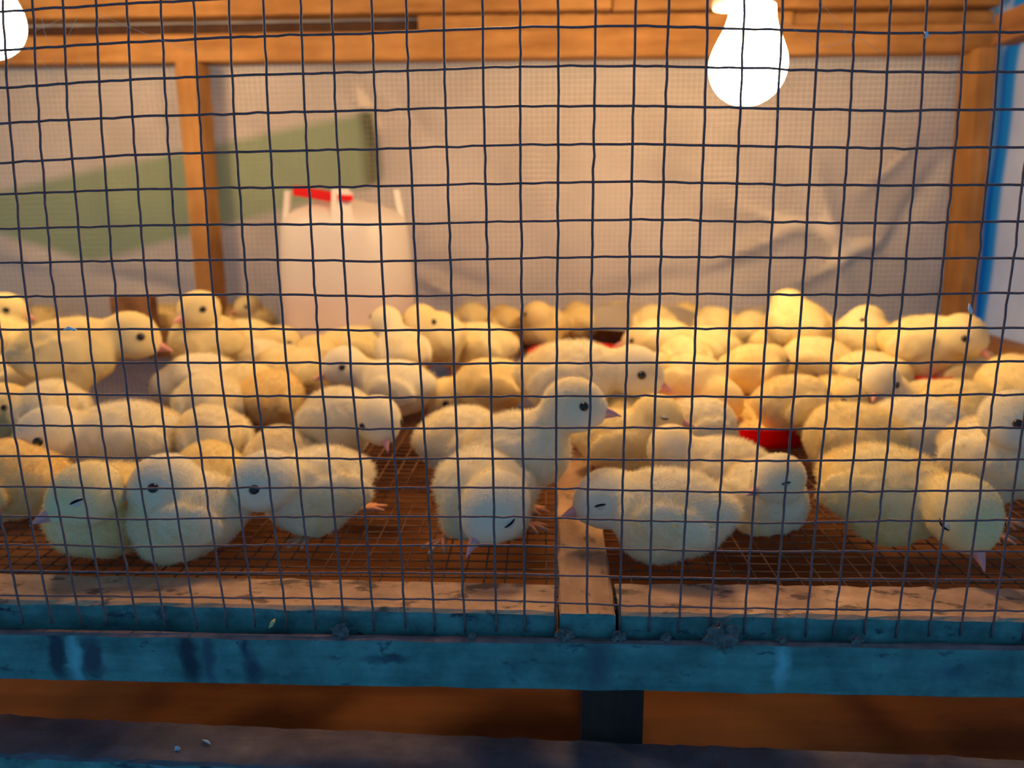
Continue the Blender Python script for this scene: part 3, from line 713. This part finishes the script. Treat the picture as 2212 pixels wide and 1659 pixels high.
# ------------------------------------------------------------------ small things
def crumple(name, mat, o, L, hgt, dep, label, cat, seed, ang=0):
    r = np.random.default_rng(seed); nu, nv = 40, 8; P = []
    ph = r.uniform(0, 6, 6)
    for i in range(nu+1):
        for j in range(nv+1):
            u, v = i/nu, j/nv
            x = u*L; y = dep*(1-v)**1.4 + .006*math.sin(9*u+ph[0]+3*v) + .003*math.sin(23*u+ph[1]); z = hgt*v*(.75+.25*math.sin(7*u+ph[2])) + .003*math.sin(15*u+ph[3])*v
            P.append((o[0] + x*math.cos(ang), o[1] - y + x*math.sin(ang), o[2] + z + .001))
    F = [(i*(nv+1)+j, (i+1)*(nv+1)+j, (i+1)*(nv+1)+j+1, i*(nv+1)+j+1) for i in range(nu) for j in range(nv)]
    mb = MB(); mb.add(P, F); o_ = mb.build(name, mat); sm = o_.modifiers.new('solid', 'SOLIDIFY'); sm.thickness = .0004
    return tag(o_, label, cat)
SHEETM = tarp_mat('cloudy_white_film', (.60, .54, .48), None, .4)
p0 = ony(1270, 655, .905); p1 = ony(1665, 655, .905)
crumple('plastic_sheet', SHEETM, (p0[0], .917, .018), p1[0]-p0[0], .030, .022, 'crumpled white plastic sheet along the foot of the tarpaulin', 'plastic sheet', 4)
p0 = ony(8, 655, .90); p1 = ony(66, 655, .90)
crumple('plastic_scrap', SHEETM, (p0[0], .905, .0), p1[0]-p0[0], .062, .02, 'pale scrap of plastic behind the chicks at the far left', 'plastic scrap', 8)
def clump(name, px, py, z, Y, size, mat, label, cat, seed, group=None):
    p = ony(px, py, Y) if z is None else np.array([ony(px, py, Y)[0], Y, z])
    r = np.random.default_rng(seed); mb = MB(); n, m_ = 16, 10; V = []; ph = r.uniform(0, 6, 8)
    for i in range(m_+1):
        t = math.pi*i/m_
        for k in range(n):
            g = 2*math.pi*k/n; q = size*(1 + .35*math.sin(3*g+ph[0]+2*t) + .25*math.sin(5*g+ph[1]-4*t) + r.normal(0, .12))
            V.append((q*1.3*math.sin(t)*math.cos(g), q*.6*math.sin(t)*math.sin(g), q*math.cos(t)))
    F = [(i*n+k, i*n+(k+1) % n, (i+1)*n+(k+1) % n, (i+1)*n+k) for i in range(m_) for k in range(n)]
    mb.add(V, F)
    for _ in range(14):
        d = r.normal(0, 1, 3); d /= np.linalg.norm(d); d[1] *= .5; mb.tube([d*size*.6, d*size*1.3 + r.normal(0, size*.2, 3), d*size*1.5 + r.normal(0, size*.3, 3)], size*.035, 4)
    return tag(mb.build(name, mat, loc=tuple(p), smooth=False), label, cat, group)
DG = 'dust clumps on the teal lath'
for k, (px, sz, lab) in enumerate(((737, .0024, 'grey dust clump tangled in the wire left of centre on the ledge'), (1018, .0011, 'tiny grey dust clump on the ledge left of the joist'),
    (1222, .0022, 'grey dust clump on the ledge below the joist end'), (1335, .0018, 'grey dust clump on the ledge just right of the joist end'), (1440, .0014, 'small grey dust clump on the ledge under the white-and-blue chick'),
    (1561, .0042, 'largest grey dust clump drooping over the teal lath'), (1690, .0013, 'tiny grey dust clump right of the largest clump'), (1850, .0017, 'grey dust clump on the ledge under the sleeping chick'))):
    clump('dust_clump', px, 1370, -.0095 + sz*.85, .2745 if sz < .004 else .2722, sz, DUSTM, lab, 'dust clump', 20+k, DG)
def flake(name, pts, wd, mat, label, cat):
    mb = MB(); mb.tube(pts, [wd*.2, wd, wd, wd*.25], 6); o = mb.build(name, mat); return tag(o, label, cat)
F_ = lambda x, y, Y: ony(x, y, Y)
flake('feather', [F_(137, 713, .277), F_(148, 708, .2765), F_(160, 712, .2765), F_(166, 712, .277)], .0006, FEATH, 'small white feather lying on a wire at the left', 'feather')
flake('feather', [F_(2093, 655, .2775), F_(2095, 665, .277), F_(2097, 672, .277), F_(2099, 680, .2775)], .0007, FEATH, 'small white feather stuck to a wire by the corner post', 'feather')
flake('feather', [F_(1996, 68, .2775), F_(2001, 72, .277), F_(2003, 76, .277), F_(1997, 84, .2775)], .0006, FEATH, 'small white feather stuck to a wire at the top right', 'feather')
flake('straw_husk', [F_(581, 1357, .2728), F_(586, 1350, .2726), F_(590, 1343, .2726), F_(594, 1337, .2735)], .0008, HUSK, 'yellow straw husk in front of the dark knot on the lath', 'husk')
flake('feather', [onz(437, 1598, -.0692), onz(444, 1600, -.0688), onz(450, 1603, -.0688), onz(455, 1608, -.0692)], .0005, FEATH, 'thin curled feather on the lower board', 'feather')
clump('white_crumb', 383, 1617, None, float(onz(383, 1617, -.0693)[1]), .0008, FEATH, 'white crumb on the lower board', 'crumb', 40)
def web(lines, label):
    mb = MB()
    for (a, b) in lines:
        A, B = F_(*a, .277), F_(*b, .2772); mb.tube([A, (A+B)/2 + np.array([0, -.0006, -.0004]), B], .00005, 4)
    tag(mb.build('cobweb', WEB), label, 'cobweb', kind='stuff')
web([((1772, 2), (1846, 95)), ((1693, 45), (1758, 97)), ((1773, 102), (1846, 85)), ((1856, 80), (1901, 112)), ((1690, 160), (1712, 195)), ((1685, 240), (1668, 262)), ((1440, 128), (1430, 150))], 'thin cobweb threads on the wire right of the big bulb')
web([((75, 67), (130, 42)), ((90, 35), (105, 95)), ((210, 30), (415, 110)), ((112, 158), (128, 110)), ((165, 120), (181, 146)), ((45, 90), (75, 112)), ((60, 60), (20, 140)), ((140, 100), (165, 40)), ((75, 110), (130, 180))], 'thin cobweb threads on the wire beside the left bulb')

# ------------------------------------------------------------------ the chicks, front to back
C = chick
# front row
C('sleepy chick facing left, front row at the far left, golden neck', 222, 1100, 222, head=(186, 1064), hdir=195, hpitch=-14, s=.94, hf=26, tint=1, eye='closed')
C('wide-eyed pale chick facing left, second from left in the front row', 398, 1110, 165, head=(356, 1042), hdir=188, hpitch=-2, s=.92, hf=22)
C('chick with lowered pink beak facing left, third from left in front', 680, 1056, 205, head=(572, 1036), hdir=190, hpitch=-20, s=.95, hf=38, feet=((10, 12, .2), (-30, -4, 3.0)))
C('dozing pale chick with head hanging to the floor, front centre left of joist', 1050, 1060, 262, head=(1068, 1092), hdir=232, hpitch=-35, s=1.03, eye='closed', hf=30, roll=-8, feet=((12, -19, -.3),))
C('alert upright chick looking right over the floor joist', 1128, 972, 340, pose='stand', head=(1240, 872), hdir=352, hpitch=-6, s=.92, hf=34)
C('bluish-white chick with closed eye facing left, nearest of all right of the joist', 1440, 1108, 172, head=(1312, 1074), hdir=196, hpitch=-14, s=.95, eye='closed', hf=38, feet=())
C('chick with a strongly blue-lit cheek looking back left, front right', 1650, 1072, 312, head=(1680, 1032), hdir=228, hpitch=-8, s=.80, eye='closed', hf=18)
C('sleeping chick stretched out with beak on the floor, front right', 1915, 1062, 335, head=(2082, 1105), hdir=305, hpitch=-42, s=1.03, tint=1, eye='closed', hf=44)
C('standing chick cut off by the right edge, pink foot showing', 2165, 985, 330, pose='stand', head=(2195, 905), hdir=335, hpitch=-14, s=.92, hf=24)
# second row, left
C('long pale chick facing left with drooping head, behind the sleepy chick', 262, 952, 182, head=(105, 936), hdir=190, hpitch=-25, s=1.08, hf=42)
C('golden-backed chick half cut off by the left edge, below the drooping head', 38, 1040, 120, head=(10, 1000), hdir=170, hpitch=-20, s=.9, tint=2)
C('round cream chick with tucked head, behind the second front chick', 458, 945, 100, head=(430, 925), hdir=90, hpitch=-10, s=.92)
C('golden chick peeping between two front chicks at the left', 450, 1024, 80, head=(438, 1000), hdir=80, s=.8, tint=1)
C('small round head behind the third front chick', 606, 985, 90, head=(606, 962), hdir=95, hpitch=-5, s=.8)
C('big cream chick leaning forward over its feet, left of the brown gap', 735, 905, 305, pose='stand', head=(818, 905), hdir=285, hpitch=-35, s=.88, hf=34, tint=0)
C('round cream rump just above the round tucked-head chick', 452, 870, 95, head=(470, 850), hdir=80, s=1.0)
C('broad cream back behind the round rump at the left', 430, 822, 170, head=(365, 836), hdir=95, hpitch=-10, s=1.05)
C('golden shaded chick in the hollow of the left group', 590, 858, 60, head=(610, 850), hdir=60, s=.95, tint=2)
C('cream chick resting beside the golden shaded one', 545, 838, 300, head=(575, 850), hdir=300, hpitch=-35, s=.95, tint=1)
C('cream chick facing left whose body rests behind the leaning chick', 850, 838, 160, head=(742, 788), hdir=205, hpitch=-12, s=1.05, hf=40)
C('chick with its back turned and pale head raised, against the drinker', 868, 758, 100, pose='stand', head=(835, 695), hdir=95, hpitch=15, s=.98, hf=18)
C('rounded butter chick left of the chick with raised head', 660, 800, 30, head=(690, 790), hdir=30, s=.95, tint=1)
C('butter chick lying in the middle of the left group', 610, 800, 150, head=(585, 790), hdir=170, s=.95, tint=1)
# left edge and mid-left
C('cream hump at the left, above the drooping-headed chick', 112, 888, 90, head=(98, 873), hdir=95, s=1.0)
C('chick head with dark face looking right at the left edge', 5, 890, 330, head=(10, 868), hdir=330, hpitch=-20, s=.9, tint=1)
C('golden-sided chick lying at the left edge under the standing chick', 42, 815, 10, head=(85, 812), hdir=20, hpitch=-25, s=1.0, tint=1)
C('large chick standing sideways facing right at the left', 150, 762, 352, pose='stand', head=(285, 722), hdir=350, hpitch=-22, s=1.28, hf=42, tint=1)
C('chick facing left behind the large sideways chick', 235, 682, 175, head=(158, 668), hdir=205, hpitch=-15, s=1.0, tint=1, hf=34)
C('yellow chick behind the pale plastic scrap at the far left', 92, 694, 20, head=(65, 690), hdir=30, s=.95, tint=2)
C('chick cut by the left edge looking right, beneath the plastic scrap', 5, 732, 60, pose='stand', head=(14, 668), hdir=330, hpitch=-15, s=1.1, tint=1, hf=10)
C('golden chick with head down right of the large sideways chick', 368, 690, 340, head=(395, 700), hdir=330, hpitch=-30, s=1.0, tint=2)
C('chick standing by the left post looking left', 442, 735, 215, pose='stand', head=(430, 668), hdir=220, hpitch=-10, s=1.15, hf=14, tint=1)
C('golden chick just right of the left post', 498, 690, 90, head=(505, 668), hdir=100, s=1.0, tint=2)
C('chick with reddish face left of the drinker', 552, 690, 200, head=(534, 662), hdir=205, hpitch=-10, s=1.0, hf=20, tint=1)
C('cream chick facing right with shaded orange face, left of the drinker foot', 530, 742, 355, head=(612, 738), hdir=350, hpitch=-20, s=1.18, hf=36, tint=1)
C('cream chick lying below the orange-faced chick', 562, 778, 345, head=(625, 775), hdir=330, hpitch=-25, s=.95, tint=0)
C('chick with face turned left before the drinker', 768, 752, 170, head=(722, 745), hdir=195, hpitch=-18, s=1.05, tint=1)
C('butter chick tucked low before the drinker', 684, 765, 120, head=(668, 758), hdir=150, s=.9, tint=1)
# middle
C('chick looking straight out beside the right foot of the drinker', 944, 728, 265, pose='stand', head=(908, 695), hdir=255, hpitch=-12, s=1.1, hf=14, tint=1)
C('cream chick with a yellow wing patch right of the drinker', 1035, 752, 165, head=(985, 748), hdir=175, hpitch=-20, s=1.2, tint=1)
C('round chick top just right of the drinker, against the back rail', 1020, 692, 90, head=(1030, 678), hdir=90, s=1.05, tint=1)
C('golden chick facing left with dark face, left of the big standing chick', 1060, 832, 175, head=(958, 868), hdir=215, hpitch=-35, s=1.02, tint=2, hf=36)
C('pale chick rump behind the alert upright chick', 1000, 950, 30, head=(1040, 940), hdir=30, hpitch=-20, s=.95, tint=0)
C('big standing chick facing right in the middle', 1235, 815, 352, pose='stand', head=(1372, 800), hdir=345, hpitch=-20, s=1.15, hf=44)
C('upright dozing chick facing right, golden breast, right of the alert one', 1345, 952, 5, head=(1420, 897), hdir=350, hpitch=-6, s=.90, tint=1, eye='closed', hf=30)
C('butter chick half hidden behind the upright dozing one', 1364, 914, 30, head=(1386, 900), hdir=40, s=.85, tint=1)
C('round cream chick between the dozing chick and the red pan', 1510, 925, 30, head=(1530, 912), hdir=40, s=.92)
C('cream chick lying low behind the blue-cheeked one', 1555, 1020, 175, head=(1450, 966), hdir=95, hpitch=-10, s=.88, hf=34)
# around the pan
C('cream chick pecking at the feed with dark head down', 1500, 825, 325, head=(1562, 862), hdir=320, hpitch=-40, s=1.0, tint=1, z0=.006, hf=36)
C('orange-lit chick with its side to the pan, right of the big standing chick', 1432, 822, 280, head=(1420, 800), hdir=260, hpitch=-25, s=.95, tint=2)
C('golden chick with brown-shaded head turned away behind the feed', 1622, 800, 70, head=(1662, 780), hdir=50, hpitch=-10, s=1.05, tint=2, hf=15)
C('butter chick behind the pecking one', 1475, 775, 110, head=(1480, 760), hdir=100, s=1.0, tint=1)
C('large pale yellow chick resting in the right part of the red pan', 1718, 875, 40, head=(1748, 862), hdir=60, hpitch=-15, s=.95, tint=1, z0=.006)
C('chick with reddish face looking down right, beside the pan', 1812, 868, 320, head=(1838, 858), hdir=310, hpitch=-25, s=.85, tint=1)
C('pale chick looking out from between the pan and the red corner', 1905, 868, 275, head=(1900, 825), hdir=262, hpitch=-18, s=.95, tint=0, hf=14)
# right middle
C('cream back left of the sleeping chick, second row right', 1835, 945, 165, head=(1805, 935), hdir=80, hpitch=-25, s=.98, tint=1)
C('long cream back behind the sleeping chick', 1985, 938, 20, head=(2040, 945), hdir=10, hpitch=-30, s=1.05, tint=0)
C('cream chick below the red corner at the right', 2065, 885, 165, head=(2030, 878), hdir=170, s=.95, tint=1)
C('small cream chick touching the red corner', 2000, 872, 60, head=(1990, 862), hdir=60, s=.8, tint=0)
C('golden chick cut off by the right edge beside the brown side rail', 2195, 838, 120, head=(2180, 825), hdir=110, s=1.15, tint=2)
C('shaded chick under the right-hand standing chick', 2085, 805, 20, head=(2110, 800), hdir=20, s=1.0, tint=1)
C('chick standing at the corner post with lowered head', 1998, 742, 350, pose='stand', head=(2082, 722), hdir=335, hpitch=-30, s=1.12, hf=36, tint=1)
C('slim chick standing with raised head before the tarpaulin, right', 1862, 730, 160, pose='stand', head=(1870, 692), hdir=200, hpitch=-5, s=1.0, hf=8, tint=1)
C('pale chick lying below the slim raised-head chick', 1880, 808, 345, head=(1932, 808), hdir=340, hpitch=-25, s=.92, tint=1)
C('yellow chick under the bulb, left of the slim chick', 1757, 780, 170, head=(1722, 775), hdir=175, s=1.05, tint=1)
C('chick with orange head turned away, tallest at the back', 1720, 704, 120, pose='stand', head=(1702, 662), hdir=110, hpitch=5, s=1.2, hf=18, tint=1)
C('butter chick in front of the tallest back one', 1690, 745, 30, head=(1715, 738), hdir=30, s=1.05, tint=1)
C('bright chick under the bulb beside the tallest one', 1622, 715, 90, head=(1630, 700), hdir=90, s=1.05, tint=1)
C('bright butter chick third behind the pan', 1548, 708, 100, head=(1535, 690), hdir=120, s=1.1, tint=1)
C('bright cream chick lying behind the pecking ones', 1525, 752, 160, head=(1498, 748), hdir=170, s=1.05, tint=1)
C('glowing cream chick right of the far red rim', 1425, 740, 175, head=(1385, 735), hdir=180, s=1.15, tint=1)
C('round chick above the far red rim at its right end', 1412, 702, 90, head=(1414, 690), hdir=90, s=1.1, tint=1)
C('golden chick in the back row, right of centre', 1332, 690, 60, head=(1345, 676), hdir=60, s=1.0, tint=2)
C('golden chick in the back row, beside the far red rim', 1252, 695, 110, head=(1245, 676), hdir=120, s=1.05, tint=2)
C('chick with head turned aside in the back row, left of the far red rim', 1175, 705, 240, head=(1160, 680), hdir=150, s=1.1, tint=2, hf=15)
C('golden chick in the back row next to the drinker', 1095, 700, 100, head=(1085, 682), hdir=110, s=1.0, tint=2)
C('golden chick at the back between two bright ones under the bulb', 1480, 690, 90, head=(1490, 676), hdir=100, s=1.0, tint=2)
